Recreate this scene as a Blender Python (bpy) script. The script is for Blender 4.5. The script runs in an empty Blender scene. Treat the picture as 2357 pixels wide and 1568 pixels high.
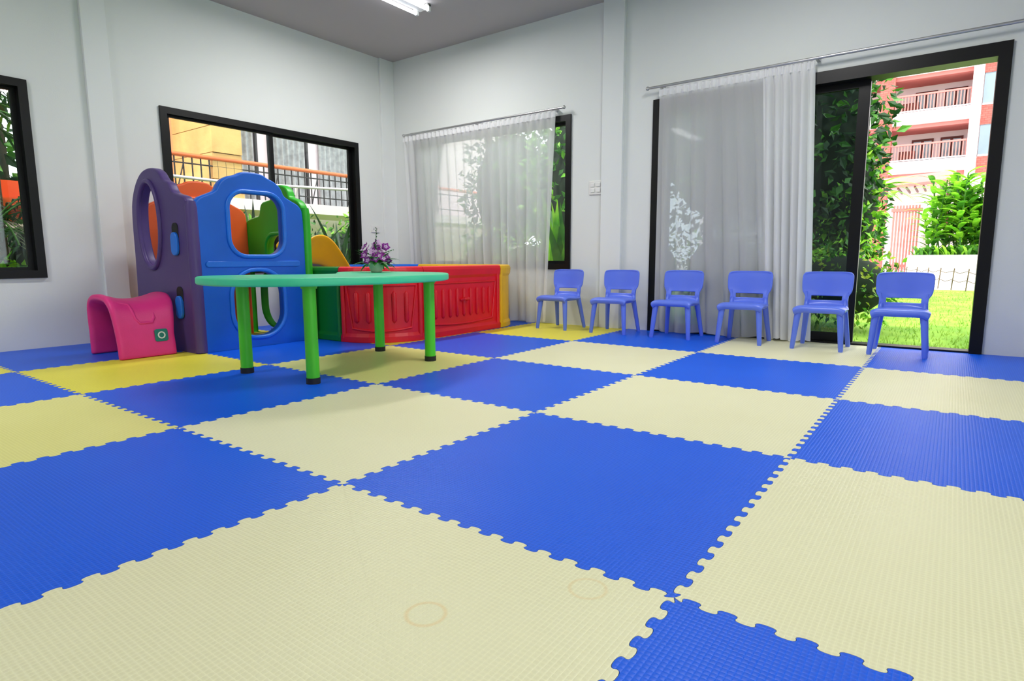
import bpy, bmesh, random
from math import *
from mathutils import Vector, Matrix
random.seed(7)
scn=bpy.context.scene
scn.view_settings.view_transform='Standard'
scn.view_settings.look='None'
scn.view_settings.exposure=0.0

def lin(c):
    r=[]
    for v in c:
        v=v/255.0
        r.append(v/12.92 if v<=0.04045 else ((v+0.055)/1.055)**2.4)
    return (r[0],r[1],r[2],1.0)

# ---------------------------------------------------------------- materials
def newmat(name):
    m=bpy.data.materials.new(name); m.use_nodes=True
    n=m.node_tree.nodes; l=m.node_tree.links
    return m,n,l,n["Principled BSDF"]

def plain(name,rgb,rough=0.5,spec=0.5,var=0.06,nscale=3.0,bump=0.0,bscale=60.0,metal=0.0,coat=0.0,lo=None):
    m,n,l,b=newmat(name)
    c=lin(rgb)
    tc=n.new("ShaderNodeTexCoord")
    nz=n.new("ShaderNodeTexNoise"); nz.inputs["Scale"].default_value=nscale; nz.inputs["Detail"].default_value=4
    l.new(tc.outputs["Object"],nz.inputs["Vector"])
    cr=n.new("ShaderNodeValToRGB")
    d=lin(lo) if lo else tuple(list(x*(1-var*2) for x in c[:3])+[1])
    cr.color_ramp.elements[0].color=d; cr.color_ramp.elements[0].position=0.3
    cr.color_ramp.elements[1].color=c; cr.color_ramp.elements[1].position=0.65
    l.new(nz.outputs["Fac"],cr.inputs["Fac"]); l.new(cr.outputs["Color"],b.inputs["Base Color"])
    b.inputs["Roughness"].default_value=rough
    b.inputs["Metallic"].default_value=metal
    b.inputs["Specular IOR Level"].default_value=spec
    b.inputs["Coat Weight"].default_value=coat
    if bump>0:
        n2=n.new("ShaderNodeTexNoise"); n2.inputs["Scale"].default_value=bscale; n2.inputs["Detail"].default_value=3
        l.new(tc.outputs["Object"],n2.inputs["Vector"])
        bp=n.new("ShaderNodeBump"); bp.inputs["Strength"].default_value=bump; bp.inputs["Distance"].default_value=0.01
        l.new(n2.outputs["Fac"],bp.inputs["Height"]); l.new(bp.outputs["Normal"],b.inputs["Normal"])
    return m

def matmat(name,rgb,rgb2,stains=False):
    """embossed EVA foam"""
    m,n,l,b=newmat(name)
    tc=n.new("ShaderNodeTexCoord")
    sep=n.new("ShaderNodeSeparateXYZ"); l.new(tc.outputs["Object"],sep.inputs[0])
    outs=[]
    for ax in ("X","Y"):
        mu=n.new("ShaderNodeMath"); mu.operation='MULTIPLY'; mu.inputs[1].default_value=pi/0.0105
        l.new(sep.outputs[ax],mu.inputs[0])
        sn=n.new("ShaderNodeMath"); sn.operation='SINE'; l.new(mu.outputs[0],sn.inputs[0])
        ab=n.new("ShaderNodeMath"); ab.operation='ABSOLUTE'; l.new(sn.outputs[0],ab.inputs[0])
        pw=n.new("ShaderNodeMath"); pw.operation='POWER'; pw.inputs[1].default_value=0.45; l.new(ab.outputs[0],pw.inputs[0])
        outs.append(pw)
    mn=n.new("ShaderNodeMath"); mn.operation='MULTIPLY'; l.new(outs[0].outputs[0],mn.inputs[0]); l.new(outs[1].outputs[0],mn.inputs[1])
    bp=n.new("ShaderNodeBump"); bp.inputs["Strength"].default_value=0.5; bp.inputs["Distance"].default_value=0.0012
    l.new(mn.outputs[0],bp.inputs["Height"]); l.new(bp.outputs["Normal"],b.inputs["Normal"])
    nz=n.new("ShaderNodeTexNoise"); nz.inputs["Scale"].default_value=1.6; nz.inputs["Detail"].default_value=6
    l.new(tc.outputs["Object"],nz.inputs["Vector"])
    cr=n.new("ShaderNodeValToRGB"); cr.color_ramp.elements[0].position=0.3; cr.color_ramp.elements[1].position=0.7
    cr.color_ramp.elements[0].color=lin(rgb2); cr.color_ramp.elements[1].color=lin(rgb)
    l.new(nz.outputs["Fac"],cr.inputs["Fac"])
    last=cr.outputs["Color"]
    gm=n.new("ShaderNodeMixRGB"); gm.blend_type='MIX'
    c=lin(rgb)
    gm.inputs["Color2"].default_value=(min(1,c[0]*1.12+0.003),min(1,c[1]*1.12+0.006),min(1,c[2]*1.12+0.01),1)
    inv=n.new("ShaderNodeMath"); inv.operation='SUBTRACT'; inv.inputs[0].default_value=1.0; l.new(mn.outputs[0],inv.inputs[1])
    l.new(inv.outputs[0],gm.inputs["Fac"]); l.new(last,gm.inputs["Color1"]); last=gm.outputs["Color"]
    if stains:
        for (sx,sy,r,st) in ((-0.35,-0.32,0.036,.34),(-0.15,-0.07,0.036,.24)):
            vd=n.new("ShaderNodeVectorMath"); vd.operation='DISTANCE'; vd.inputs[1].default_value=(sx,sy,0)
            l.new(tc.outputs["Object"],vd.inputs[0])
            s1=n.new("ShaderNodeMath"); s1.operation='SUBTRACT'; s1.inputs[1].default_value=r; l.new(vd.outputs["Value"],s1.inputs[0])
            s2=n.new("ShaderNodeMath"); s2.operation='ABSOLUTE'; l.new(s1.outputs[0],s2.inputs[0])
            mr=n.new("ShaderNodeMapRange"); mr.inputs[1].default_value=0.0010; mr.inputs[2].default_value=0.006
            mr.inputs[3].default_value=st; mr.inputs[4].default_value=0.0; l.new(s2.outputs[0],mr.inputs[0])
            mx=n.new("ShaderNodeMixRGB"); mx.inputs["Color2"].default_value=lin((226,180,92))
            l.new(mr.outputs[0],mx.inputs["Fac"]); l.new(last,mx.inputs["Color1"]); last=mx.outputs["Color"]
    l.new(last,b.inputs["Base Color"])
    b.inputs["Roughness"].default_value=0.40
    b.inputs["Specular IOR Level"].default_value=0.28
    return m

def glassmat(name,tint):
    m=bpy.data.materials.new(name); m.use_nodes=True; n=m.node_tree.nodes; l=m.node_tree.links; n.clear()
    o=n.new("ShaderNodeOutputMaterial"); t=n.new("ShaderNodeBsdfTransparent"); t.inputs[0].default_value=tint
    g=n.new("ShaderNodeBsdfGlossy"); g.inputs["Roughness"].default_value=0.02
    f=n.new("ShaderNodeFresnel"); f.inputs[0].default_value=1.45
    mx=n.new("ShaderNodeMixShader"); l.new(f.outputs[0],mx.inputs[0]); l.new(t.outputs[0],mx.inputs[1]); l.new(g.outputs[0],mx.inputs[2]); l.new(mx.outputs[0],o.inputs[0])
    return m

def sheermat(name,transp=0.4,rgb=(235,238,240),tl=.5):
    m=bpy.data.materials.new(name); m.use_nodes=True; n=m.node_tree.nodes; l=m.node_tree.links; n.clear()
    o=n.new("ShaderNodeOutputMaterial"); t=n.new("ShaderNodeBsdfTransparent")
    d=n.new("ShaderNodeBsdfDiffuse"); d.inputs[0].default_value=lin(rgb)
    tr=n.new("ShaderNodeBsdfTranslucent"); tr.inputs[0].default_value=lin(rgb)
    m1=n.new("ShaderNodeMixShader"); m1.inputs[0].default_value=tl; l.new(d.outputs[0],m1.inputs[1]); l.new(tr.outputs[0],m1.inputs[2])
    lw=n.new("ShaderNodeLayerWeight"); lw.inputs[0].default_value=0.25
    mr=n.new("ShaderNodeMapRange"); mr.inputs[3].default_value=1-transp; mr.inputs[4].default_value=1.0
    l.new(lw.outputs["Facing"],mr.inputs[0])
    m2=n.new("ShaderNodeMixShader"); l.new(mr.outputs[0],m2.inputs[0]); l.new(t.outputs[0],m2.inputs[1]); l.new(m1.outputs[0],m2.inputs[2])
    l.new(m2.outputs[0],o.inputs[0]); return m

def leafmat(name,rgb,rgb2,trans=0.35):
    m,n,l,b=newmat(name)
    tc=n.new("ShaderNodeTexCoord"); nz=n.new("ShaderNodeTexNoise"); nz.inputs["Scale"].default_value=5.0; nz.inputs["Detail"].default_value=5
    l.new(tc.outputs["Object"],nz.inputs["Vector"])
    cr=n.new("ShaderNodeValToRGB"); cr.color_ramp.elements[0].position=0.35; cr.color_ramp.elements[1].position=0.65
    cr.color_ramp.elements[0].color=lin(rgb2); cr.color_ramp.elements[1].color=lin(rgb)
    l.new(nz.outputs["Fac"],cr.inputs["Fac"]); l.new(cr.outputs["Color"],b.inputs["Base Color"])
    b.inputs["Roughness"].default_value=0.45
    tr=n.new("ShaderNodeBsdfTranslucent"); l.new(cr.outputs["Color"],tr.inputs[0])
    mx=n.new("ShaderNodeMixShader"); mx.inputs[0].default_value=trans
    l.new(b.outputs[0],mx.inputs[1]); l.new(tr.outputs[0],mx.inputs[2]); l.new(mx.outputs[0],n["Material Output"].inputs[0])
    return m

def emis(name,rgb,s):
    m=bpy.data.materials.new(name); m.use_nodes=True; n=m.node_tree.nodes; l=m.node_tree.links; n.clear()
    o=n.new("ShaderNodeOutputMaterial"); e=n.new("ShaderNodeEmission"); e.inputs[0].default_value=lin(rgb); e.inputs[1].default_value=s
    l.new(e.outputs[0],o.inputs[0]); return m

def brickmat(name,c1,c2,mortar,scale):
    m,n,l,b=newmat(name)
    tc=n.new("ShaderNodeTexCoord"); sp=n.new("ShaderNodeSeparateXYZ"); cb=n.new("ShaderNodeCombineXYZ")
    l.new(tc.outputs["Object"],sp.inputs[0])
    ad=n.new("ShaderNodeMath"); l.new(sp.outputs["X"],ad.inputs[0]); l.new(sp.outputs["Y"],ad.inputs[1])
    l.new(ad.outputs[0],cb.inputs["X"]); l.new(sp.outputs["Z"],cb.inputs["Y"])
    br=n.new("ShaderNodeTexBrick"); br.inputs["Scale"].default_value=scale
    br.inputs["Color1"].default_value=lin(c1); br.inputs["Color2"].default_value=lin(c2); br.inputs["Mortar"].default_value=lin(mortar)
    l.new(cb.outputs[0],br.inputs["Vector"]); l.new(br.outputs["Color"],b.inputs["Base Color"])
    b.inputs["Roughness"].default_value=0.85
    bp=n.new("ShaderNodeBump"); bp.inputs["Strength"].default_value=0.5; l.new(br.outputs["Fac"],bp.inputs["Height"]); bp.invert=True
    l.new(bp.outputs[0],b.inputs["Normal"])
    return m

M=dict(
 wall=plain("wall_paint",(224,227,225),0.65,0.3,0.015,1.2,0.05,140),
 ceil=plain("ceiling_paint",(184,178,174),0.8,0.2,0.015,1.0),
 trim=plain("pilaster_paint",(227,230,229),0.6,0.3,0.01,1.2),
 alu=plain("black_aluminium",(7,7,8),0.4,0.3,0.1,8),
 rail=plain("brushed_rod_metal",(190,190,190),0.35,0.5,0.05,20,metal=0.8),
 white=plain("white_plastic",(232,232,228),0.4),
 concrete=plain("concrete",(120,120,118),0.9),
 blue=matmat("foam_blue",(0,92,224),(0,82,212)),
 cream=matmat("foam_cream",(230,227,186),(223,219,174),True),
 yel=matmat("foam_yellow",(232,222,68),(222,212,60)),
 yel2=matmat("foam_pale_yellow",(228,223,138),(220,215,122)),
 chair=plain("chair_blue_plastic",(98,126,236),0.33,0.5,0.03,4),
 ttop=plain("table_mint_plastic",(62,208,152),0.4,0.5,0.04,4,0.04,120),
 tleg=plain("table_green_legs",(74,200,30),0.35,0.5,0.04,4),
 black=plain("black_rubber",(16,16,16),0.6),
 purple=plain("play_purple",(82,62,122),0.42,0.4,0.05,4,0.06,180),
 pblue=plain("play_blue",(14,104,218),0.38,0.45,0.05,4,0.06,180),
 pblue2=plain("play_blue_rim",(30,118,228),0.36,0.45,0.04,4,0.05,180),
 orange=plain("play_orange",(240,98,40),0.4,0.45,0.05,4,0.06,180),
 green=plain("play_green",(36,176,28),0.4,0.45,0.05,4,0.06,180),
 dgreen=plain("play_dark_green",(12,124,44),0.4,0.45,0.05,4,0.06,180),
 pyel=plain("play_yellow",(255,184,10),0.38,0.45,0.05,4,0.06,180),
 ylw2=plain("pit_yellow",(240,186,14),0.4,0.45,0.05,4,0.06,180),
 red=plain("pit_red",(232,16,36),0.4,0.45,0.05,4,0.06,180),
 pink=plain("play_pink",(232,52,136),0.45,0.4,0.06,5,0.08,160),
 teal=plain("label_teal",(20,120,110),0.4),
 pot=plain("flower_pot_ceramic",(196,208,180),0.5,0.5,0.1,20),
 fleaf=leafmat("arrangement_leaf",(52,140,40),(20,88,26),0.2),
 petal=leafmat("orchid_petal",(170,44,170),(104,12,116),0.3),
 petalw=leafmat("orchid_petal_pale",(244,224,244),(214,150,214),0.3),
 leafd=leafmat("leaf_dark",(38,84,30),(12,38,14)),
 leafm=leafmat("leaf_mid",(86,150,44),(36,92,24)),
 leafb=leafmat("leaf_bright",(168,222,66),(104,180,40)),
 leafy=leafmat("leaf_yellow_green",(176,190,64),(84,130,38)),
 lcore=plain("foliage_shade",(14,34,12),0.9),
 grass=plain("lawn_grass",(140,176,66),0.9,0.1,0.2,2.5,0.6,90,lo=(100,144,46)),
 gblade=leafmat("grass_blade",(166,192,84),(110,156,50)),
 path=plain("pale_path",(222,216,210),0.9,0.1,0.05,2),
 plaster=plain("hotel_plaster",(226,210,212),0.8,0.2,0.03,0.5),
 hpink=plain("hotel_pink",(196,118,112),0.8,0.2,0.05,0.8),
 hred=brickmat("terracotta_shingle",(170,78,70),(184,94,84),(134,62,56),2.0),
 dkwood=plain("dark_wood",(96,44,36),0.6,0.3,0.2,3),
 hglass=plain("hotel_window_glass",(120,138,148),0.15,0.6,0.1,0.6),
 peach=plain("peach_plaster",(232,166,120),0.85,0.2,0.04,1.5,0.2,30),
 stone=plain("sandstone_block",(220,176,112),0.9,0.2,0.12,2.5,0.8,9),
 orail=plain("orange_handrail",(226,104,48),0.5),
 iron=plain("black_iron",(30,24,24),0.5),
 sheet=plain("far_curtain",(176,178,178),0.9,0.1,0.2,9),
 trunk=plain("bark",(110,94,72),0.9,0.2,0.3,8,0.5,20),
 rock=plain("pale_rock",(208,196,176),0.9,0.2,0.2,3,0.5,8),
 glass=glassmat("clear_glass",(0.93,0.96,0.96,1)),
 tglass=glassmat("door_glass",(0.52,0.57,0.58,1)),
 sheer=sheermat("sheer_voile",0.27,(251,251,252),.5),
 drape=sheermat("bunched_voile",0.05,(251,251,252),.42),
 tube=emis("fluorescent_tube",(240,245,255),9.0),
)

# ---------------------------------------------------------------- mesh builder
class B:
    def __init__(s): s.v=[];s.f=[];s.m=[];s.sm=[];s.mats=[]
    def mi(s,m):
        if m not in s.mats: s.mats.append(m)
        return s.mats.index(m)
    def add(s,v,f,m,smooth=False):
        o=len(s.v); i=s.mi(m)
        s.v+= [tuple(x) for x in v]
        for q in f: s.f.append([o+k for k in q]); s.m.append(i); s.sm.append(smooth)
    def box(s,a,b,m,mat4=None):
        x0,y0,z0=a;x1,y1,z1=b
        v=[Vector(p) for p in [(x0,y0,z0),(x1,y0,z0),(x1,y1,z0),(x0,y1,z0),(x0,y0,z1),(x1,y0,z1),(x1,y1,z1),(x0,y1,z1)]]
        if mat4: v=[mat4@p for p in v]
        s.add(v,[(0,3,2,1),(4,5,6,7),(0,1,5,4),(1,2,6,5),(2,3,7,6),(3,0,4,7)],m)
    def path(s,pts,rad,m,n=12,caps=True,sx=1.0):
        pts=[Vector(p) for p in pts]
        if not isinstance(rad,(list,tuple)): rad=[rad]*len(pts)
        rings=[]
        up=None
        for i,p in enumerate(pts):
            t=(pts[min(i+1,len(pts)-1)]-pts[max(i-1,0)]).normalized()
            if up is None:
                a=Vector((0,0,1)) if abs(t.z)<0.9 else Vector((1,0,0))
                up=(a-t*a.dot(t)).normalized()
            else: up=(up-t*up.dot(t)).normalized()
            sd=t.cross(up)
            rings.append([p+(up*cos(2*pi*k/n)+sd*sin(2*pi*k/n)*sx)*rad[i] for k in range(n)])
        v=[q for r in rings for q in r]; f=[]
        for i in range(len(rings)-1):
            for k in range(n):
                a=i*n+k;b=i*n+(k+1)%n; f.append((a,b,b+n,a+n))
        s.add(v,f,m,True)
        if caps:
            s.add(rings[0],[tuple(range(n))[::-1]],m); s.add(rings[-1],[tuple(range(n))],m)
    def grid(s,fn,nu,nv,m,skip=None,smooth=True):
        v=[fn(i/(nu-1),j/(nv-1)) for j in range(nv) for i in range(nu)]
        f=[(j*nu+i,j*nu+i+1,(j+1)*nu+i+1,(j+1)*nu+i) for j in range(nv-1) for i in range(nu-1) if not(skip and skip((i+.5)/(nu-1),(j+.5)/(nv-1)))]
        s.add(v,f,m,smooth)
    def sphere(s,c,r,m,nu=14,nv=9):
        c=Vector(c); 
        if not isinstance(r,(list,tuple)): r=(r,r,r)
        s.grid(lambda u,v:c+Vector((r[0]*cos(2*pi*u)*sin(pi*v),r[1]*sin(2*pi*u)*sin(pi*v),r[2]*cos(pi*v))),nu,nv,m)
    def mesh(s,name):
        me=bpy.data.meshes.new(name); me.from_pydata(s.v,[],s.f)
        for m in s.mats: me.materials.append(m)
        me.polygons.foreach_set("material_index",s.m); me.polygons.foreach_set("use_smooth",s.sm); me.update()
        return me
    def obj(s,name,bevel=0,subsurf=0,solid=0,parent=None,seg=2):
        me=s.mesh(name); o=bpy.data.objects.new(name,me); bpy.context.collection.objects.link(o)
        if solid:
            d=o.modifiers.new("solid","SOLIDIFY"); d.thickness=solid; d.offset=0
        if bevel:
            d=o.modifiers.new("bevel","BEVEL"); d.width=bevel; d.segments=seg; d.limit_method='ANGLE'; d.angle_limit=radians(40)
        if subsurf:
            d=o.modifiers.new("sub","SUBSURF"); d.levels=subsurf; d.render_levels=subsurf
        if parent: o.parent=parent
        return o

def empty(name,loc=(0,0,0)):
    e=bpy.data.objects.new(name,None); e.location=loc; e.empty_display_size=.1; bpy.context.collection.objects.link(e); return e

def chaikin(pts,n,closed=True):
    for _ in range(n):
        o=[];L=len(pts)
        rng=range(L) if closed else range(L-1)
        if not closed: o.append(pts[0])
        for i in rng:
            a=pts[i];b=pts[(i+1)%L]
            o.append(tuple(.75*x+.25*y for x,y in zip(a,b))); o.append(tuple(.25*x+.75*y for x,y in zip(a,b)))
        if not closed: o.append(pts[-1])
        pts=o
    return pts

def slab(bld,loops,half,bevel,fn,m,tube=False,res=3):
    cu=bpy.data.curves.new("tmp",'CURVE'); cu.dimensions='3D' if tube else '2D'
    if not tube: cu.fill_mode='BOTH'; cu.extrude=max(half-bevel,0)
    cu.bevel_depth=bevel; cu.bevel_resolution=res
    for lp in loops:
        sp=cu.splines.new('POLY'); sp.points.add(len(lp)-1)
        for i,p in enumerate(lp): sp.points[i].co=(p[0],p[1],0,1)
        sp.use_cyclic_u=True
    o=bpy.data.objects.new("tmp",cu); bpy.context.collection.objects.link(o)
    dg=bpy.context.evaluated_depsgraph_get(); me=bpy.data.meshes.new_from_object(o.evaluated_get(dg))
    bm=bmesh.new(); bm.from_mesh(me); bmesh.ops.remove_doubles(bm,verts=bm.verts,dist=1e-5)
    vs=[fn(*v.co) for v in bm.verts]; bm.verts.index_update()
    fs=[[v.index for v in f.verts] for f in bm.faces]
    flat=[abs(f.normal.z)>0.98 for f in bm.faces]
    bm.free()
    o0=len(bld.v); i=bld.mi(m); bld.v+=[tuple(v) for v in vs]
    for q,w in zip(fs,flat): bld.f.append([o0+k for k in q]); bld.m.append(i); bld.sm.append(not w)
    bpy.data.objects.remove(o); bpy.data.curves.remove(cu); bpy.data.meshes.remove(me)

def rrect(x0,y0,x1,y1,r,n=6):
    p=[]
    for cx,cy,a0 in ((x1-r,y0+r,-90),(x1-r,y1-r,0),(x0+r,y1-r,90),(x0+r,y0+r,180)):
        for k in range(n+1):
            a=radians(a0+90*k/n); p.append((cx+r*cos(a),cy+r*sin(a)))
    return p

# ---------------------------------------------------------------- room shell
XW,YW,XE,YS,H=-5.05,4.0,3.0,-4.0,2.9
T=.15
b=B(); b.box((XW-T,YS-T,-.15),(XE+T,YW+T,-.013),M['concrete']); b.obj("floor")
b=B(); b.box((XW-T,YS-T,H),(XE+T,YW+T,H+.15),M['ceil']); b.obj("ceiling")
b=B(); b.box((XW-.6,YS-.6,H+.16),(XE+1.3,YW+.35,H+.3),M['concrete']); b.obj("added_sun_block_slab")  # unseen slab, overhang added to block sun from the east opening
def wall(name,axis,p0,p1,a0,a1,ops):
    b=B()
    def bx(s0,s1,z0,z1):
        if s1-s0<1e-4 or z1-z0<1e-4: return
        if axis=='x': b.box((p0,s0,z0),(p1,s1,z1),M['wall'])
        else: b.box((s0,p0,z0),(s1,p1,z1),M['wall'])
    c=a0
    for (s0,s1,z0,z1) in sorted(ops):
        bx(c,s0,-.013,H); bx(s0,s1,-.013,z0); bx(s0,s1,z1,H); c=s1
    bx(c,a1,-.013,H); return b.obj(name)
W1=(-1.57,.50,.52,1.92); W2=(1.39,3.46,.52,1.92); W3=(-4.69,-2.62,.54,1.99); D1=(-1.80,.58,-.013,1.99); WE=(-2.2,2.4,.5,2.2)
wall("wall_west",'x',XW-T,XW,YS,YW,[W1,W2])
wall("wall_north",'y',YW,YW+T,XW-T,XE+T,[W3,D1])
wall("wall_east",'x',XE,XE+T,YS,YW,[WE])
wall("wall_south",'y',YS-T,YS,XW-T,XE+T,[])
b=B(); b.box((XW,.87,0),(XW+.035,1.04,H),M['trim']); b.obj("trim_1",bevel=.003)
b=B(); b.box((XW,3.80,0),(XW+.03,YW,H),M['trim']); b.obj("trim_2",bevel=.003)
b=B(); b.box((-2.28,YW-.04,0),(-2.075,YW,H),M['trim']); b.obj("trim_3",bevel=.003)
b=B(); b.box((.80,YW-.05,0),(1.05,YW,H),M['trim']); b.obj("trim_4",bevel=.003)

def window(name,axis,p,op,outer=.06,sash=.045,panes=2):
    s0,s1,z0,z1=op; b=B()
    sg={'w':(-1),'n':1,'e':1}[axis]
    def bx(a0,a1,c0,c1,d0,d1,m):
        lo,hi=sorted((p+sg*d0,p+sg*d1))
        if axis in 'we': b.box((lo,a0,c0),(hi,a1,c1),m)
        else: b.box((a0,lo,c0),(a1,hi,c1),m)
    f=outer
    bx(s0,s1,z1-f,z1,-.02,.11,M['alu']); bx(s0,s1,z0,z0+f,-.02,.11,M['alu'])
    bx(s0,s0+f,z0+f,z1-f,-.02,.11,M['alu']); bx(s1-f,s1,z0+f,z1-f,-.02,.11,M['alu'])
    a0,a1,c0,c1=s0+f,s1-f,z0+f,z1-f
    w=(a1-a0)/panes
    for i in range(panes):
        q0=a0+i*w-(sash/2 if i else 0); q1=a0+(i+1)*w+(sash/2 if i<panes-1 else 0)
        d0=.02+.035*(i%2); d1=d0+.03
        bx(q0,q0+sash,c0,c1,d0,d1,M['alu']); bx(q1-sash,q1,c0,c1,d0,d1,M['alu'])
        bx(q0+sash,q1-sash,c0,c0+sash*.8,d0,d1,M['alu']); bx(q0+sash,q1-sash,c1-sash*.6,c1,d0,d1,M['alu'])
        bx(q0+sash,q1-sash,c0+sash*.8,c1-sash*.6,d0+.012,d0+.017,M['glass'])
    return b.obj(name)
window("window_1",'w',XW,W1,.055,.03)
window("window_2",'w',XW,W2,.055,.03)
window("window_3",'n',YW,W3,.055,.035)
window("added_daylight_window",'e',XE,WE,.06,.04,panes=4)  # unseen east window, added to let daylight in from the right
b=B(); x0,x1,z1=-1.80,.58,1.99; A=M['alu']
b.box((x0,YW-.02,0),(x0+.07,YW+.13,z1),A); b.box((x1-.07,YW-.02,0),(x1,YW+.13,z1),A)
b.box((x0+.07,YW-.02,z1-.085),(x1-.07,YW+.13,z1),A); b.box((x0+.07,YW-.0,-.012),(x1-.07,YW+.13,.012),A)
def leaf(lx0,lx1,yy):
    b.box((lx0,yy,.013),(lx0+.075,yy+.035,z1-.085),A); b.box((lx1-.075,yy,.013),(lx1,yy+.035,z1-.085),A)
    b.box((lx0+.075,yy,.013),(lx1-.075,yy+.035,.075),A); b.box((lx0+.075,yy,z1-.13),(lx1-.075,yy+.035,z1-.085),A)
    b.box((lx0+.075,yy+.014,.075),(lx1-.075,yy+.02,z1-.13),M['tglass'])
leaf(-1.73,-.55,YW+.03); leaf(-1.36,-.19,YW+.075)
b.obj("door_1")

# ---------------------------------------------------------------- puzzle mats
def jig():
    n=15;p=1/n;a=.0105;P=[(0,0)]
    for k in range(n):
        c=(k+.5)*p; P+=[(c-.19*p,-a),(c-.31*p,a),(c+.31*p,a),(c+.19*p,-a)]
    P.append((1,0)); return chaikin(P,2,False)
J=jig()
b=B()
yset={(-4,0),(-5,-1),(-3,3),(-5,1),(-4,2),(-5,3)}
y2set={(-3,-1),(-3,1),(-4,-2)}
for i in range(-5,3):
    for j in range(-4,4):
        poly=[]
        def ex(side):
            if side=='b': return [(i+s,j+o) for s,o in J] if j>-4 else [(i,j),(i+1,j)]
            if side=='r': return [(i+1-o,j+s) for s,o in J] if i<2 else [(i+1,j),(i+1,j+1)]
            if side=='t': return [(i+s,j+1+o) for s,o in J][::-1] if j<3 else [(i+1,j+1),(i,j+1)]
            if side=='l': return [(i-o,j+s) for s,o in J][::-1] if i>-5 else [(XW,j+1),(XW,j)]
        for sd in 'brtl': poly+=ex(sd)
        pp=[]
        for q in poly:
            if not pp or hypot(q[0]-pp[-1][0],q[1]-pp[-1][1])>1e-5: pp.append(q)
        if hypot(pp[0][0]-pp[-1][0],pp[0][1]-pp[-1][1])<1e-5: pp.pop()
        n=len(pp); off=[]
        for k in range(n):
            a=pp[k-1];c=pp[(k+1)%n]; dx,dy=c[0]-a[0],c[1]-a[1]; L=hypot(dx,dy) or 1
            off.append((pp[k][0]-dy/L*.0006,pp[k][1]+dx/L*.0006))
        col='cream' if (i+j)%2==0 else 'blue'
        if (i,j) in yset: col='yel'
        if (i,j) in y2set: col='yel2'
        v=[(x,y,0) for x,y in off]+[(x,y,-.012) for x,y in off]
        f=[tuple(range(n))]+[(k,k+n,(k+1)%n+n,(k+1)%n) for k in range(n)]
        b.add(v,f,M[col])
b.obj("puzzle_foam_mat")

# ---------------------------------------------------------------- chairs
def catmull(P,n):
    out=[]
    L=len(P)-1
    for k in range(n):
        t=k/(n-1)*L; i=min(int(t),L-1); u=t-i
        p0=P[max(i-1,0)];p1=P[i];p2=P[i+1];p3=P[min(i+2,L)]
        out.append(tuple(.5*((2*b_)+(-a+c)*u+(2*a-5*b_+4*c-d)*u*u+(-a+3*b_-3*c+d)*u**3) for a,b_,c,d in zip(p0,p1,p2,p3)))
    return out
prof=[(-.158,.262,.306,0),(-.168,.282,.324,0),(-.155,.300,.334,0),(-.10,.304,.336,0),(-.02,.298,.330,0),(.055,.295,.314,0),(.10,.299,.300,.2),(.120,.314,.290,.6),(.130,.340,.284,1),(.136,.362,.284,1),(.140,.380,.300,1),(.144,.405,.326,1),(.149,.45,.336,1),(.154,.50,.338,1),(.158,.53,.332,1),(.157,.545,.306,1)]
PR=catmull(prof,54)
NC=29
def chairmesh():
    b=B()
    def fn(u,v):
        y,z,w,k=PR[round(v*53)]
        s=2*u-1
        x=s*w/2
        y2=y-k*(s*s)*.035
        z2=z+(1-k)*(-.022*abs(s)**8 + .003*s*s)
        if k>.9 and z>.40: z2-= .010*abs(s)**6*(z-.40)/.14
        return (x,y2,z2)
    def skip(u,v):
        y,z,w,k=PR[min(53,int(v*53))]
        return k>.5 and .338<z<.366 and abs(2*u-1)*w/2<.102
    b.grid(fn,NC,54,M['chair'],skip)
    return b.mesh("chair_shell")
def add_chair(x,y,rot):
    e=empty("child_chair",(x,y,0)); e.rotation_euler=(0,0,radians(rot))
    o=bpy.data.objects.new("seat_and_backrest",SHELL); bpy.context.collection.objects.link(o); o.parent=e
    d=o.modifiers.new("s","SOLIDIFY"); d.thickness=.012; d.offset=0
    d=o.modifiers.new("ss","SUBSURF"); d.levels=1; d.render_levels=1
    o=bpy.data.objects.new("legs",LEGS); bpy.context.collection.objects.link(o); o.parent=e
SHELL=chairmesh()
lb=B()
for s in (-1,1):
    lb.path([(s*.130,-.132,.292),(s*.140,-.142,.20),(s*.155,-.160,.012),(s*.155,-.160,0)],[.024,.021,.016,.014],M['chair'],14)
    lb.path([(s*.120,.10,.300),(s*.132,.122,.20),(s*.152,.162,.012),(s*.152,.162,0)],[.023,.020,.016,.014],M['chair'],14)
    lb.path([(s*.142,-.145,.278),(s*.147,-.05,.280),(s*.140,.05,.280),(s*.127,.098,.290),(s*.128,.108,.33),(s*.138,.112,.40)],[.014,.016,.016,.017,.014,.008],M['chair'],12)
LEGS=lb.mesh("chair_legs")
for cx,rot in ((.125,0),(-.35,-1),(-.89,1),(-1.425,0),(-1.99,2),(-2.55,-3)):
    add_chair(cx,3.72,rot)

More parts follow.
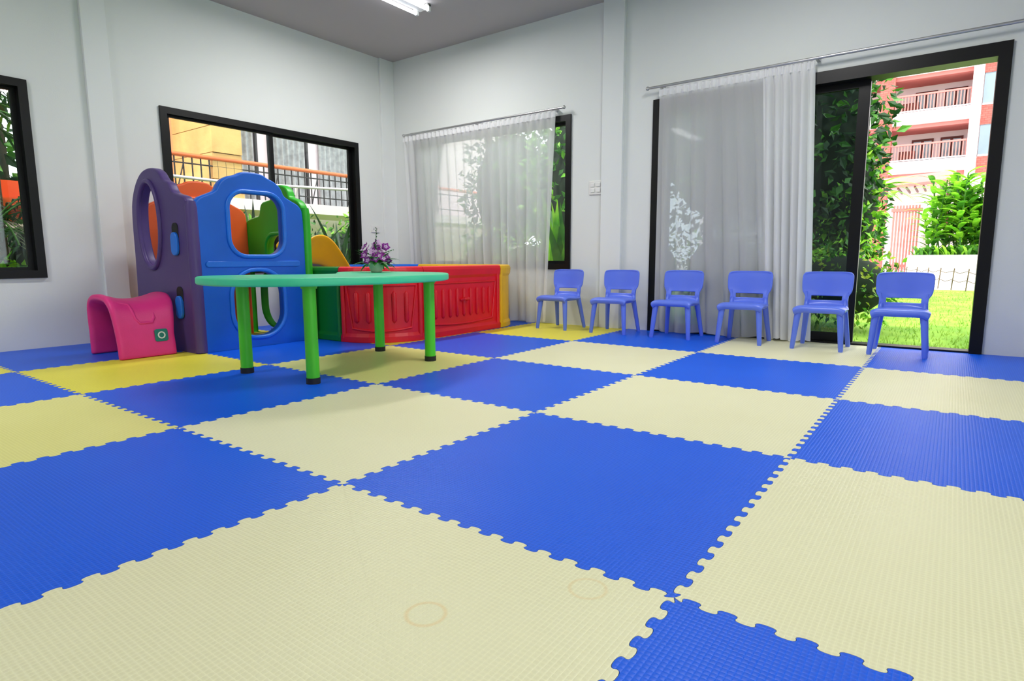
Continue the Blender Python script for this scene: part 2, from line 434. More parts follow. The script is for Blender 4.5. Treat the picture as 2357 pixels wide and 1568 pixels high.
# ---------------------------------------------------------------- table
TZ=.558
e=empty("kidney_table",(0,0,0))
out=[(-2.08,.84),(-2.0,1.24),(-2.08,1.62),(-2.30,1.90),(-2.64,1.99),(-3.02,1.97),(-3.24,1.80),(-3.06,1.58),(-2.82,1.44),(-2.72,1.26),(-2.80,1.10),(-2.98,.98),(-3.10,.76),(-2.96,.56),(-2.62,.46),(-2.28,.54)]
b=B(); slab(b,[chaikin(out,4)],.021,.011,lambda u,v,w:(u,v,TZ-.021+w),M['ttop']); b.obj("tabletop",parent=e)
b=B()
for x,y in ((-2.86,.78),(-2.29,.82),(-2.86,1.78),(-2.28,1.69)):
    b.path([(x,y,TZ-.04),(x,y,.03)],[.034,.034],M['tleg'],24)
    b.path([(x,y,TZ-.04),(x,y,TZ-.06)],[.045,.04],M['tleg'],24)
    b.path([(x,y,.032),(x,y,.0)],[.0365,.0365],M['black'],24)
b.obj("legs",parent=e)

# ---------------------------------------------------------------- flower arrangement
b=B(); c=Vector((-2.78,1.70,TZ+.001))
prf=[(0,.0),(.034,0),(.040,.012),(.052,.05),(.056,.068),(.050,.068),(0,.055)]
b.grid(lambda u,v:(c.x+prf[round(v*6)][0]*cos(2*pi*u),c.y+prf[round(v*6)][0]*sin(2*pi*u),c.z+prf[round(v*6)][1]),25,7,M['pot'])
def ribbon(b,base,d,L,wd,droop,m,segs=6,fold=.15):
    base=Vector(base); d=Vector(d).normalized(); sd=d.cross(Vector((0,0,1)))
    sd=sd.normalized() if sd.length>1e-3 else Vector((1,0,0))
    p=base.copy(); dd=d.copy(); v=[]
    for k in range(segs+1):
        t=k/segs; w=wd*sin(pi*min(1,.12+.88*t)**.8)*.5 if t<1 else 0.0
        up=sd.cross(dd)
        v+= [p-sd*w+up*w*fold,p.copy(),p+sd*w+up*w*fold]
        p=p+dd*(L/segs); dd=(dd+Vector((0,0,-droop/segs))).normalized()
    f=[]
    for k in range(segs):
        o=k*3; f+=[(o,o+1,o+4,o+3),(o+1,o+2,o+5,o+4)]
    b.add(v,f,m,True)
R=random
for k in range(54):
    a=R.uniform(0,2*pi); el=R.uniform(-.15,.9)
    ribbon(b,c+Vector((.03*cos(a),.03*sin(a),.06)),(cos(a)*cos(el),sin(a)*cos(el),sin(el)),R.uniform(.08,.16),.034,R.uniform(.4,1.2),M['fleaf'])
for k in range(34):
    a=R.uniform(0,2*pi); r=R.uniform(.0,.095); h=.10+R.uniform(0,.11)-r*.35
    q=c+Vector((r*cos(a),r*sin(a),h)); ax=Vector((cos(a)*.6+.3,sin(a)*.6-.5,.5)).normalized()
    t1=ax.orthogonal().normalized(); t2=ax.cross(t1)
    for s in range(5):
        an=2*pi*s/5+R.uniform(-.1,.1); dr=(t1*cos(an)+t2*sin(an)+ax*.25).normalized()
        pl=.033; w=.014; sd=ax.cross(dr).normalized()
        pm=M['petal'] if (s%2 or k%3) else M['petalw']
        b.add([q,q+dr*pl*.5+sd*w,q+dr*pl+ax*.002,q+dr*pl*.5-sd*w],[(0,1,2,3)],pm)
        b.add([q+ax*.001,q+ax*.001+dr*pl*.25+sd*w*.5,q+ax*.002+dr*pl*.55,q+ax*.001+dr*pl*.25-sd*w*.5],[(0,1,2,3)],M['petalw'])
    b.sphere(q+ax*.004,.0045,M['petalw'],6,4)
for dx,dy,h in ((-.02,.03,.30),(.03,-.02,.22),(-.10,-.06,.15),(.10,.06,.15)):
    pts=[c+Vector((0,0,.05)),c+Vector((dx*.4,dy*.4,.05+h*.5)),c+Vector((dx,dy,h))]
    b.path(pts,.002,M['fleaf'],5)
    for t in range(6):
        s=.5+.1*t; q=pts[1].lerp(pts[2],min(1,(s-.5)*2)); b.sphere(q+Vector((R.uniform(-.008,.008),R.uniform(-.008,.008),0)),.006-.0005*t,M['fleaf'],6,4)
b.obj("orchid_flower_arrangement")

# ---------------------------------------------------------------- playhouse
e=empty("playhouse_climber",(0,0,0))
def outline(w):
    k=w/.83
    return chaikin([(.0,0),(.0,.02),(0,.55),(0,1.00),(.03*k,1.055),(.10*k,1.085),(.165*k,1.115),(.19*k,1.175),(.24*k,1.215),(.32*k,1.235),(.36*k,1.262),(.50*k,1.262),(.54*k,1.235),(.60*k,1.215),(.65*k,1.175),(.67*k,1.115),(.73*k,1.085),(.80*k,1.055),(w,1.0),(w,.55),(w,.02),(w,0)],2)
def hole_up(w): return rrect(.225*w/.83,.67,.665*w/.83,1.135,.13,8)
def hole_lo(w): return rrect(.215*w/.83,.07,.64*w/.83,.575,.19,8)
def rim(b,lp,fn,m,r=.017): slab(b,[lp],0,r,fn,m,tube=True,res=3)
b=B(); fb=lambda u,v,w:(-3.81+w,1.00+u,v)
slab(b,[outline(.83),hole_up(.83),hole_lo(.83)],.032,.014,fb,M['pblue'])
for hl in (hole_up(.83),hole_lo(.83)):
    rim(b,[(u,v) for u,v in hl],lambda u,v,w:(-3.775+w,1.0+u,v),M['pblue2'],.016)
slab(b,[rrect(.05,.600,.78,.632,.014)],.009,.005,lambda u,v,w:(-3.775+w,1.0+u,v),M['pblue2'])
b.obj("blue_panel",parent=e,bevel=0)
b=B(); fp=lambda u,v,w:(-3.80-u,.985+w,v)
ph=chaikin([(.46,.62),(.40,.75),(.38,.92),(.41,1.10),(.50,1.21),(.60,1.21),(.70,1.10),(.73,.92),(.71,.75),(.65,.62),(.55,.58)],2)
po=chaikin([(0,0),(0,.02),(0,.55),(0,1.0),(.02,1.06),(.12,1.08),(.20,1.10),(.24,1.17),(.32,1.19),(.38,1.26),(.48,1.29),(.62,1.28),(.72,1.22),(.80,1.12),(.84,1.0),(.84,.60),(.86,.3),(.86,.02),(.86,0)],2)
slab(b,[po,ph],.032,.014,fp,M['purple'])
rim(b,ph,lambda u,v,w:(-3.80-u,.95+w,v),M['purple'],.018)
for z0,z1 in ((.68,.90),(.24,.46)):
    slab(b,[rrect(.135,z0,.215,z1,.035)],.004,.003,lambda u,v,w:(-3.80-u,.951+w,v),M['black'])
    slab(b,[rrect(.140,z0+.005,.210,z0+.15,.032)],.014,.008,lambda u,v,w:(-3.80-u,.945+w,v),M['pblue2'])
b.obj("purple_panel",parent=e)
b=B(); b.path([(-3.80,.985,.005),(-3.80,.985,.3),(-3.80,.985,1.0),(-3.80,.985,1.04)],[.040,.040,.038,.03],M['purple'],20); b.obj("corner_post",parent=e)
b=B(); fg=lambda u,v,w:(-3.80-u,1.872+w,v)
gout=chaikin([(0,0),(0,.02),(0,.6),(0,1.02),(.04,1.09),(.12,1.12),(.17,1.13),(.19,1.20),(.26,1.235),(.34,1.235),(.38,1.20),(.40,1.13),(.47,1.12),(.56,1.11),(.58,1.03),(.60,1.0),(.70,.99),(.80,.97),(.83,.92),(.83,.5),(.83,.02),(.83,0)],2)
slab(b,[gout,rrect(.12,.57,.52,.86,.12),hole_lo(.83)],.034,.014,fg,M['green'])
rim(b,rrect(.12,.57,.52,.86,.12),lambda u,v,w:(-3.80-u,1.838+w,v),M['green'])
b.path([(-3.80,1.872,.005),(-3.80,1.872,1.0),(-3.80,1.872,1.05)],[.038,.038,.03],M['green'],20)
b.obj("green_panel",parent=e)
b=B(); fo=lambda u,v,w:(-4.62+w,1.02+u,v)
slab(b,[outline(.81),hole_up(.81),hole_lo(.81)],.032,.014,fo,M['orange'])
rim(b,hole_up(.81),lambda u,v,w:(-4.585+w,1.02+u,v),M['orange'])
b.obj("orange_panel",parent=e)
b=B(); b.box((-4.58,1.03,.56),(-4.12,1.83,.60),M['pblue']); b.obj("deck",parent=e,bevel=.01)
b=B()
sp=catmull([(1.93,.60),(2.05,.62),(2.2,.59),(2.36,.46),(2.55,.27),(2.78,.13),(2.95,.11)],24)
def slfn(u,v):
    y,z=sp[round(v*23)]; s=2*u-1
    wx=.18*s; side=max(0,abs(s)-.72)/.28
    bulge=.13+.11*sin(pi*min(1,v*1.6+.1)) if v<.56 else .13
    return (-4.12+wx+(0.03*side if s>0 else -.03*side),y,z+side**.6*bulge)
b.grid(slfn,21,24,M['pyel'])
b.obj("yellow_slide",parent=e,solid=.022,subsurf=1)

# ---------------------------------------------------------------- pit
e=empty("ball_pit",(0,0,0))
X0,X1,Y0,Y1,RR=-4.93,-3.04,1.945,3.84,.44
def panel(name,path,m,ribs=True,handle=False):
    b=B(); prof=[(0,.0),(.022,.0),(.022,.045),(.006,.07),(.006,.485),(.022,.51),(.026,.56),(.018,.583),(.0,.59),(-.035,.59),(-.05,.575),(-.05,0)]
    P=[Vector((p[0],p[1],0)) for p in path]; N=[]
    for i,p in enumerate(P):
        t=(P[min(i+1,len(P)-1)]-P[max(i-1,0)]).normalized(); N.append(Vector((t.y,-t.x,0)))
    v=[];n=len(prof)
    for p,nn in zip(P,N):
        for o,z in prof: v.append(p+nn*o+Vector((0,0,z)))
    f=[]
    for i in range(len(P)-1):
        for k in range(n):
            a=i*n+k;c2=i*n+(k+1)%n; f.append((a,c2,c2+n,a+n))
    b.add(v,f,m,False); b.add(v[:n],[tuple(range(n))[::-1]],m); b.add(v[-n:],[tuple(range(n))],m)
    L=[0]
    for i in range(1,len(P)): L.append(L[-1]+(P[i]-P[i-1]).length)
    def at(s):
        for i in range(1,len(P)):
            if L[i]>=s-1e-9:
                t=(s-L[i-1])/(L[i]-L[i-1]); return P[i-1].lerp(P[i],t),N[i-1].lerp(N[i],t).normalized()
        return P[-1],N[-1]
    tot=L[-1]
    for s0 in (.0,tot-.05):
        q,nn=at(s0+.025); 
        b.path([q+nn*.006+Vector((0,0,.03)),q+nn*.006+Vector((0,0,.54))],.021,m,10)
    if ribs:
        nr=max(3,int((tot-.30)/.075))
        for k in range(nr):
            s=.15+(tot-.30)*k/(nr-1); q,nn=at(s); q=q+nn*.006
            b.path([q+Vector((0,0,.15)),q+Vector((0,0,.17)),q+Vector((0,0,.38)),q+Vector((0,0,.40))],[.004,.020,.020,.004],m,8)
        def line(pts): b.path(pts,.010,m,8)
        lo=[];hi=[]
        for t in range(21):
            tt=t/20
            s=.06+(tot-.12)*tt; q,nn=at(s); hi.append(q+nn*.008+Vector((0,0,.445)))
            s=.11+(tot-.22)*tt; q,nn=at(s); lo.append(q+nn*.008+Vector((0,0,.11-.02*sin(pi*tt))))
        line(hi); line(lo); line([hi[0],lo[0]]); line([hi[-1],lo[-1]])
    if handle:
        q,nn=at(tot*.5); b.path([(q.x+.01,q.y-.04,.295),(q.x+.04,q.y-.025,.305),(q.x+.04,q.y+.025,.305),(q.x+.01,q.y+.04,.295)],.014,m,8)
    b.obj(name,parent=e,bevel=.006)
def arc(cx,cy,a0,a1,n=14): return [(cx+RR*cos(radians(a0+(a1-a0)*k/n)),cy+RR*sin(radians(a0+(a1-a0)*k/n))) for k in range(n+1)]
g=.004
panel("green_side_panel",[(-3.98,Y0),(X1-RR-g,Y0)],M['dgreen'],False)
panel("red_corner_panel",arc(X1-RR,Y0+RR,-90,0),M['red'])
panel("red_side_panel",[(X1,Y0+RR+g),(X1,Y1-RR-g)],M['red'],True,True)
panel("yellow_corner_panel",arc(X1-RR,Y1-RR,0,90),M['ylw2'],False)
panel("yellow_back_panel",[(X1-RR-g,Y1),(X0+RR+g,Y1)],M['ylw2'])
panel("blue_corner_panel",arc(X0+RR,Y1-RR,90,180),M['pblue'])
panel("blue_side_panel",[(X0,Y1-RR-g),(X0,2.4)],M['pblue'])
b=B(); slab(b,[rrect(X0+.07,Y0+.07,X1-.07,Y1-.07,RR-.07,10)],.009,.004,lambda u,v,w:(u,v,.010+w),M['pblue']); b.obj("pit_base",parent=e)

# ---------------------------------------------------------------- pink arch step
b=B()
PKP=catmull([(-.195,.0),(-.196,.06),(-.194,.14),(-.188,.23),(-.168,.305),(-.12,.346),(-.05,.360),(.05,.362),(.13,.348),(.185,.308),(.220,.23),(.243,.14),(.258,.06),(.262,0)],41)
def pk(u,v):
    y=.52+.36*v; flare=(2*v-1)**2
    q=PKP[round(u*40)]
    topness=max(0,(q[1]-.15)/.22)
    z=q[1]+topness*(.050*flare)
    return (-4.20+q[0]*(1+.05*flare*topness),y+((2*v-1)*.045 if v>.5 else (2*v-1)*.012)*topness,z)
b.grid(pk,41,13,M['pink'])
eP=empty("pink_arch_toy",(0,0,0)); o=b.obj("arch_body",solid=.045,subsurf=1,parent=eP)
def onpink(u,v,off):
    p=Vector(pk(u,v)); n=(Vector(pk(min(1,u+.025),v))-Vector(pk(max(0,u-.025),v))).cross(Vector(pk(u,min(1,v+.1)))-Vector(pk(u,max(0,v-.1)))).normalized()
    if n.x<0: n=-n
    return p+n*(off+.004)
b=B()
c0=onpink(.86,.74,.024)
lm=Matrix.Translation(c0)@Matrix.Rotation(radians(-8),4,'Y')
def lab(u,v,w): return lm@Vector((w,u,v))
slab(b,[rrect(-.040,-.040,.040,.040,.012)],.003,.002,lab,M['teal'])
slab(b,[[ (.024*cos(2*pi*k/20),.024*sin(2*pi*k/20)) for k in range(20)],[(.017*cos(2*pi*k/20),.017*sin(2*pi*k/20)) for k in range(20)]],.002,.0005,lambda u,v,w:lab(u,v,w+.003),M['white'])
b.obj("round_mark_label",parent=eP)
b=B()
st=[onpink(.66,.12,.013),onpink(.66,.22,.013),onpink(.66,.32,.013),onpink(.70,.34,.013),onpink(.755,.36,.013),onpink(.775,.42,.013),onpink(.775,.52,.013),onpink(.775,.62,.013),onpink(.75,.66,.013),onpink(.70,.67,.013)]
b.path(st,[.004]+[.012]*8+[.004],M['pink'],8)
b.obj("raised_ridge",parent=eP)

# ---------------------------------------------------------------- curtains
def smooth_noise(k): return sin(k*1.7+1.3)*.5+sin(k*3.1+.4)*.3+sin(k*5.3)*.2
def curtain(name,xl0,xr0,xl1,xr1,z1,z0,y,npl,amp,m,ph=0,skew=0.0,parent=None):
    b=B(); nu=npl*18+1; nv=34
    def fn(u,v):
        vv=v
        x=(xl0+(xr0-xl0)*u)*(1-vv)+(xl1+(xr1-xl1)*u)*vv
        x+=skew*vv**2*sin(pi*u)
        k=2*pi*npl*(u+.012*smooth_noise(u*13+ph)*min(1,v*4))
        head=max(0,1-v/.055)
        a=amp*(.35+.9*min(1,v*1.6))
        yy=a*(.7*sin(k+1.1*v*smooth_noise(u*5+ph))+.3*sin(k*.43+ph+v*1.3))
        yy=y+yy*(1-head)+head*(.010*sin(k*2))
        x+=.012*sin(k+1.2)*(.3+.7*v)
        z=z1+(z0-z1)*v+(.010*max(0,sin(k*2)) if v==0 else 0)+(.012*sin(k*.3+ph) if v==1 else 0)
        return (x,yy,max(z,.004))
    b.grid(fn,nu,nv,m)
    b.grid(lambda u,v:(xl0+(xr0-xl0)*u,fn(u,0)[1]-.004,z1-.002-.055*v),nu,2,M['drape'])
    return b.obj(name,parent=parent)
e=empty("sheer_curtain"); curtain("voile_panel",-4.82,-2.76,-4.72,-2.86,2.03,.01,3.935,17,.030,M['sheer'],1.0,.10,e)
e=empty("sheer_curtain")
curtain("voile_panel",-1.73,-.90,-1.72,-.74,2.055,.01,3.935,7,.026,M['sheer'],2.0,0,e)
curtain("bunched_voile",-.90,-.54,-.80,-.46,2.06,.01,3.93,6,.042,M['drape'],4.0,0,e)
def rod(name,x0,x1,z,yy):
    b=B(); b.path([(x0,yy,z),(x1,yy,z)],.011,M['rail'],10)
    for x in (x0,x1): b.sphere((x,yy,z),.017,M['rail'],10,7)
    for x in (x0+.12,(x0+x1)/2,x1-.12): b.box((x-.012,yy,z-.012),(x+.012,YW,z+.012),M['rail'])
    b.obj(name)
rod("curtain_rod",-4.80,-2.66,2.045,3.925); rod("curtain_rod",-1.83,.78,2.075,3.925)

# ---------------------------------------------------------------- plates
b=B(); b.box((-2.42,YW-.012,1.235),(-2.285,YW,1.36),M['white'])
for i in range(2):
    for j in range(2): b.box((-2.40+i*.06,YW-.02,1.255+j*.05),(-2.36+i*.06,YW-.012,1.29+j*.05),M['white'])
b.obj("light_switch_plate",bevel=.003)
b=B(); b.box((XW,3.61,.955),(XW+.012,3.73,1.03),M['white'])
for y in (3.645,3.695):
    for dz in (-.008,.008): b.box((XW+.012,y-.006,.992+dz-.002),(XW+.0125,y+.006,.992+dz+.002),M['black'])
b.obj("wall_outlet",bevel=.002)

# ---------------------------------------------------------------- lights
def fixture(x,y,L=1.22):
    e=empty("fluorescent_light_fixture",(x,y,H))
    b=B(); b.box((-.045,-L/2,-.035),(.045,L/2,0),M['white'])
    for s in (-1,1):
        for yy in (-L/2+.01,L/2-.01): b.box((s*.075-.015,yy-.012,-.06),(s*.075+.015,yy+.012,-.005),M['white'])
        b.box((min(0,s*.09),-L/2,-.02),(max(0,s*.09),-L/2+.04,-.004),M['white']); b.box((min(0,s*.09),L/2-.04,-.02),(max(0,s*.09),L/2,-.004),M['white'])
        b.path([(s*.075,-L/2+.02,-.045),(s*.075,L/2-.02,-.045)],.014,M['tube'],12)
    b.obj("fixture_body",parent=e)
    ld=bpy.data.lights.new("tube_light",'AREA'); ld.shape='RECTANGLE'; ld.size=.2; ld.size_y=L; ld.energy=LAMP; ld.color=(1,.985,.965)
    lo=bpy.data.objects.new("tube_light",ld); lo.location=(0,0,-.075); lo.parent=e; bpy.context.collection.objects.link(lo)
LAMP=43
for x,y in ((-3.65,2.50),(-.6,2.1),(-3.65,-1.6),(1.6,-1.6)): fixture(x,y)  # first is in view; the rest unseen, the second placed to brighten the curtains

# ---------------------------------------------------------------- garden
b=B(); b.box((-40,-30,-.25),(60,16.2,-.12),M['grass']); b.box((-40,16.2,-.25),(60,80,-.13),M['path'])
b.obj("lawn")
b=B()
for k in range(9000):
    x=R.uniform(-1.8,2.2); y=4.3+11*R.random()**1.5; a=R.uniform(0,pi); h=R.uniform(.02,.05); w=.006
    b.add([(x-w*cos(a),y-w*sin(a),-.12),(x+w*cos(a),y+w*sin(a),-.12),(x+R.uniform(-.02,.02),y+R.uniform(-.02,.02),-.12+h)],[(0,1,2)],M['gblade'])
b.obj("grass_blades")
def cloud(b,c,r,n,size,mats,core=True):
    c=Vector(c)
    for k in range(n):
        z=R.uniform(-1,1);a=R.uniform(0,2*pi);q=sqrt(1-z*z); d=Vector((q*cos(a),q*sin(a),z)); rr=R.uniform(.72,1.08)
        p=c+Vector((d.x*r[0],d.y*r[1],d.z*r[2]))*rr
        g=Vector((R.gauss(0,1),R.gauss(0,1),R.gauss(-.3,1))).normalized(); dr=(g+d*.7).normalized()
        sd=dr.cross(Vector((R.gauss(0,1),R.gauss(0,1),R.gauss(0,1)))).normalized(); s=size*R.uniform(.6,1.3)
        nn=sd.cross(dr)*s*.12
        b.add([p,p+dr*s*.45+sd*s*.26+nn,p+dr*s,p+dr*s*.45-sd*s*.26+nn],[(0,1,2),(0,2,3)],R.choice(mats))
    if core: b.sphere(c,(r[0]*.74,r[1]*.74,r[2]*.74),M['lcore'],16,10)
b=B()
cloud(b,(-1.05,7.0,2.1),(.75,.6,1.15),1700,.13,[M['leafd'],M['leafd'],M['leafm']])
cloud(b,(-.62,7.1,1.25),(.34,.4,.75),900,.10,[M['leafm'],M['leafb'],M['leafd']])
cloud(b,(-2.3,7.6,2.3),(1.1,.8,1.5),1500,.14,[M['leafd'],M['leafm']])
b.path([(-1.1,7,-.12),(-1.05,7,1.2),(-1.2,7.1,2.4)],[.09,.07,.04],M['trunk'],8)
b.obj("climbing_vine_tree")
b=B()
for x,z,rz in ((-.55,.35,.42),(-1.2,.4,.5),(-1.9,.45,.6),(-2.8,.45,.62),(-3.7,.4,.6),(-4.6,.4,.6),(-5.6,.5,.7)):
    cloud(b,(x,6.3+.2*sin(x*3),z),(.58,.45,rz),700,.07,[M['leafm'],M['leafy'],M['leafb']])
b.obj("garden_hedge")
b=B()
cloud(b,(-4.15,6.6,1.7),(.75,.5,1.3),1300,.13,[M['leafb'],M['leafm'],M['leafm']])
cloud(b,(-5.9,7.5,1.8),(.9,.7,1.3),900,.15,[M['leafm'],M['leafd']])
b.path([(-4.15,6.6,-.12),(-4.15,6.6,1.5)],[.07,.05],M['trunk'],8)
b.obj("garden_shrub")
b=B()
for k in range(30):
    a=R.uniform(0,2*pi); ribbon(b,(-3.42+R.uniform(-.15,.15),5.2,-.1),(cos(a)*.3,sin(a)*.3,1),R.uniform(.8,1.7),.16,R.uniform(.3,.9),M['leafb'] if k%2 else M['leafm'],8)
b.obj("broadleaf_plant")
b=B(); b.sphere((-2.0,13,-.35),(1.7,2.6,.75),M['grass'],28,14); b.obj("grass_mound")
b=B()
cloud(b,(-1.6,12.5,1.2),(.8,.8,1.0),1200,.14,[M['leafb'],M['leafm']])
for k in range(12):
    a=R.uniform(-.6,1.2); ribbon(b,(-1.0,12,1.8),(cos(a),-.3,R.uniform(.1,.9)),R.uniform(.7,1.1),.1,1.3,M['leafb'],8)
b.obj("mound_shrub")
b=B(); b.box((-.75,20,-.13),(6,23,.70),M['path']); b.obj("raised_planter",bevel=.02)
b=B()
for k in range(700):
    x=R.uniform(-.6,5);a=R.uniform(0,2*pi)
    ribbon(b,(x,R.uniform(20.1,20.8),.68),(cos(a)*.6,sin(a)*.6,1),R.uniform(.3,.6),.08,1.4,M['leafm'] if k%3 else M['leafb'],4)
b.obj("border_plants")
b=B()
for k in range(110):
    bx=R.uniform(-.30,2.8); by=R.uniform(20.5,21.8); a0=R.uniform(0,2*pi); lean=R.uniform(.05,.40)
    top=Vector((bx+cos(a0)*lean*1.6,by+sin(a0)*lean,R.uniform(1.9,3.0)))
    base=Vector((bx,by,.68)); b.path([base,base.lerp(top,.5)+Vector((0,0,.1)),top],.02,M['leafm'],5)
    for t in range(12):
        p=base.lerp(top,.2+.072*t); s=1 if t%2 else -1; aa=a0+s*1.3+R.uniform(-.4,.4)
        ribbon(b,p,(cos(aa),sin(aa),.75),R.uniform(.55,.85),.17,1.1,M['leafb'] if (t+k)%5 else M['leafm'],6)
b.obj("ginger_plant")
b=B()
for k in range(9): b.box((-1.35+k*.085,22.4,0),(-1.30+k*.085,22.45,2.3),M['hpink'])
b.box((-1.4,22.38,2.1),(-.55,22.47,2.2),M['hpink']); b.box((-1.4,22.38,.3),(-.55,22.47,.4),M['hpink'])
b.box((-.58,23.2,-.13),(-.36,23.5,2.5),M['plaster']); b.obj("slatted_gate")
b=B()
def pz(x): return 2.95+.06*(x+2.6)
b.add([(-2.6,24,pz(-2.6)),(.2,24,pz(.2)),(.2,26,pz(.2)+.5),(-2.6,26,pz(-2.6)+.5),(-2.6,24,pz(-2.6)+.1),(.2,24,pz(.2)+.1),(.2,26,pz(.2)+.6),(-2.6,26,pz(-2.6)+.6)],[(0,3,2,1),(4,5,6,7),(0,1,5,4),(1,2,6,5),(2,3,7,6),(3,0,4,7)],M['hpink'])
for x in (-2.4,0): b.box((x,24.1,-.13),(x+.12,24.2,3.0),M['dkwood'])
for k in range(12): b.box((-2.6+k*.24,23.9,pz(-2.6+k*.24)-.06),(-2.55+k*.24,26,pz(-2.6+k*.24)),M['dkwood'])
b.obj("pergola")
b=B(); pr=None
for k in range(9):
    t=k/8; p=Vector((-1.2+2.1*t,19.9-4.9*t,-.12)); b.path([p,p+Vector((.03,0,.50))],.012,M['trunk'],6)
    if pr is not None:
        for h in (.44,.24): b.path([pr+Vector((0,0,h)),(pr+p)/2+Vector((0,0,h-.05)),p+Vector((0,0,h))],.008,M['trunk'],5)
    pr=p
b.obj("rustic_fence")
b=B()
YB=44
b.box((-16,YB+2.2,-.1),(.7,YB+8,16),M['plaster'])
b.box((.7,YB+.6,-.1),(9,YB+8,16),M['plaster'])
for z in (5.5,8.4,11.3,14.2):
    b.box((-14,YB,z),(.9,YB+2.3,z+.30),M['hpink']); b.box((-14,YB-.2,z+.22),(.9,YB+.1,z+.95),M['plaster'])
    zr=z+.95
    b.box((-14,YB-.12,zr+.95),(.7,YB-.02,zr+1.05),M['hpink']); b.box((-14,YB-.12,zr+.05),(.7,YB-.02,zr+.12),M['plaster'])
    x=-3.6
    while x<.7: b.box((x,YB-.1,zr+.1),(x+.06,YB-.04,zr+.97),M['hpink']); x+=.16
    for x in (-13,-8,-3.3+.9,-.9):
        b.box((x,YB+2.1,z+.35),(x+1.15,YB+2.25,z+2.55),M['dkwood'])
        for q in range(2): b.box((x+.10+q*.55,YB+2.05,z+1.2),(x+.50+q*.55,YB+2.12,z+2.4),M['hglass'])
    b.box((-3.0,YB+.8,z+.3),(-2.1,YB+.9,z+1.7),M['dkwood'])
    b.box((1.0,YB+.5,z+1.1),(2.7,YB+.62,z+2.9),M['hglass']); b.box((.7,YB+.45,z-.1),(9,YB+.6,z+1.0),M['hred'])
    b.box((1.0,YB+.45,z+1.0),(2.8,YB+.5,z+1.1),M['plaster'])
for x in (-9,-4.1): b.box((x,YB-.3,-.1),(x+.75,YB+.5,16),M['hred'])
b.box((.45,YB-.3,-.1),(.95,YB+.5,16),M['plaster'])
b.obj("hotel_building")
b=B()
b.box((-10.6,2.3,-.1),(-10.2,2.9+1.45,7),M['peach']); b.box((-10.6,4.35,-.1),(-10.35,14,7),M['plaster'])
for zz in range(18):
    b.box((-10.2,3.88,-.1+zz*.4),(-8.95-.02*(zz%2),4.36,.29+zz*.4),M['stone'])
b.box((-10.2,2.3,1.45),(-8.9,14,1.62),M['plaster'])
for y in (4.6,5.7,6.8,7.9,9.0):
    b.grid(lambda u,v,y=y:(-10.30+.03*sin(u*40),y+u*.75,1.65+2.4*v),40,2,M['sheet'])
    b.box((-10.34,y+.80,1.62),(-10.28,y+.84,4),M['iron'])
b.path([(-10.17,2.6+.9*cos(a),2.2+.9*sin(a)+.6) for a in [pi*k/16-.3 for k in range(12)]],.08,M['plaster'],8)
b.obj("annex_building")
b=B()
b.path([(-8.98,2.3,2.2),(-8.98,14,2.2)],.035,M['orail'],8)
y=2.4
while y<9:
    b.path([(-8.98,y,1.62),(-8.98,y,2.18)],.012,M['iron'],5)
    if y%0.8<.13: b.path([(-8.98,y,1.62),(-8.98,y+.13,2.08)],.01,M['iron'],5)
    y+=.13
b.path([(-8.98,2.3,2.08),(-8.98,14,2.08)],.012,M['iron'],5); b.path([(-8.98,2.3,1.75),(-8.98,14,1.75)],.012,M['iron'],5)
b.obj("balcony_railing")
b=B()
b.path([(-7.6,2.0,1.7),(-7.6,3.4,1.68),(-7.5,5.2,1.74),(-7.2,6.5,1.8)],.02,M['plaster'],8)
for y in (2.6,4.4,6.2): b.path([(-7.6,y,-.1),(-7.6,y,1.7)],.02,M['plaster'],6)
b.obj("pipe_handrail")
b=B()
for cx,cy in ((-6.3,3.55),(-6.4,4.2),(-6.3,2.9),(-6.6,2.2),(-6.5,1.7)):
    for k in range(26):
        a=R.uniform(0,2*pi); el=R.uniform(.5,1.4)
        ribbon(b,(cx,cy,.35),(cos(a)*cos(el),sin(a)*cos(el),sin(el)),R.uniform(.7,1.15 if cy>2.8 else .8),.07,R.uniform(.5,1.3),M['leafd'] if k%3 else M['leafm'],8)
b.obj("strap_leaf_plants")
b=B()
for y in (1.2,2.1,3.0,3.9,4.8,5.7): cloud(b,(-7.0,y,.55),(.5,.6,.7),480,.09,[M['leafm'],M['leafb'],M['leafd']])
cloud(b,(-7.3,5.6,1.1),(.35,.5,.55),500,.08,[M['leafb'],M['leafm']])
b.obj("west_garden_hedge")
b=B()
for y in (-3.4,-2.0,-.6,.7): cloud(b,(-9.3,y,1.9),(.8,1.0,2.3),800,.22,[M['leafd'],M['leafd'],M['leafm']])
b.obj("tall_garden_hedge")
b=B()
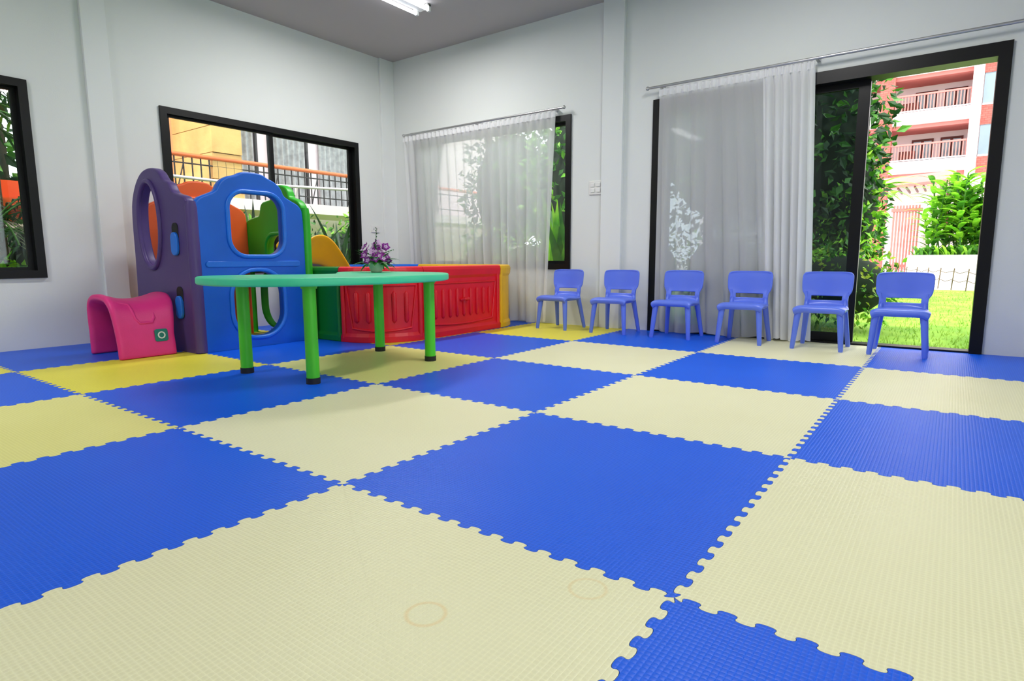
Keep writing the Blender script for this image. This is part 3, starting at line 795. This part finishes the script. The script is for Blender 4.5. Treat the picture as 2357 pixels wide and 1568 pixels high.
for (cx,cy,cz,n,LL) in ((-6.6,.1,1.9,18,1.3),(-6.4,.5,.9,14,1.0),(-6.8,-.6,1.5,16,1.2),(-6.9,.7,2.3,14,1.2),(-6.3,-.2,1.3,10,.9)):
    for k in range(n):
        a=R.uniform(0,2*pi); el=R.uniform(-.1,1.0); d=Vector((cos(a)*cos(el),sin(a)*cos(el),sin(el))); p=Vector((cx,cy,cz)); pts=[p.copy()]
        for s in range(14):
            p=p+d*(LL/14); d=(d+Vector((0,0,-.09))).normalized(); p.x=min(p.x,-5.35); pts.append(p.copy())
            sd=d.cross(Vector((0,0,1))).normalized()
            for q in (-1,1): ribbon(b,p,(sd*q+d*.9+Vector((0,0,-.25))),.26*sin(pi*(s+2)/17)+.05 if p.x<-5.7 else .1,.028,.8,M['leafd'] if k%4 else M['leafm'],3)
        b.path(pts,.008,M['leafm'],4)
    b.path([(cx,cy,-.12),(cx,cy,cz)],.05,M['trunk'],8)
b.obj("palm_plants")
b=B(); cloud(b,(-6.2,.3,.35),(.5,.9,.32),600,.1,[M['leafm'],M['leafd'],M['leafb']]); b.obj("low_groundcover")
b=B(); b.sphere((-7.6,.9,.6),(.5,1.4,.45),M['rock'],18,10); b.obj("garden_rock")
b=B(); b.box((-7.9,.5,1.2),(-7.4,1.3,1.28),M['orange']); b.box((-7.9,.5,.9),(-7.85,1.3,1.5),M['orange']); b.obj("orange_bench")

# ---------------------------------------------------------------- sky + sun
w=bpy.data.worlds.new("sky"); scn.world=w; w.use_nodes=True; n=w.node_tree.nodes; l=w.node_tree.links
bg=n["Background"]; bg.inputs[0].default_value=(.93,.97,1,1); bg.inputs[1].default_value=4.0
sd=bpy.data.lights.new("sun",'SUN'); sd.energy=4.5; sd.angle=radians(3); sd.color=(1,.96,.9)
so=bpy.data.objects.new("sun",sd); bpy.context.collection.objects.link(so)
so.rotation_euler=Vector((-.28,.75,-1.0)).to_track_quat('-Z','Y').to_euler()

# ---------------------------------------------------------------- camera
cd=bpy.data.cameras.new("camera"); co=bpy.data.objects.new("camera",cd); bpy.context.collection.objects.link(co)
pi_,ya,ro=radians(7.84),radians(36.337),radians(-.223)
fw=Vector((-sin(ya)*cos(pi_),cos(ya)*cos(pi_),-sin(pi_))); r=Vector((cos(ya),sin(ya),0)); u=r.cross(fw)
r2=r*cos(ro)+u*sin(ro); u2=-r*sin(ro)+u*cos(ro)
m=Matrix(((r2.x,u2.x,-fw.x,.3849),(r2.y,u2.y,-fw.y,-1.0475),(r2.z,u2.z,-fw.z,.6492),(0,0,0,1)))
co.matrix_world=m
cd.sensor_width=36; cd.sensor_fit='HORIZONTAL'; cd.lens=1373.2/2357*36; cd.clip_start=.02; cd.clip_end=300
scn.camera=co
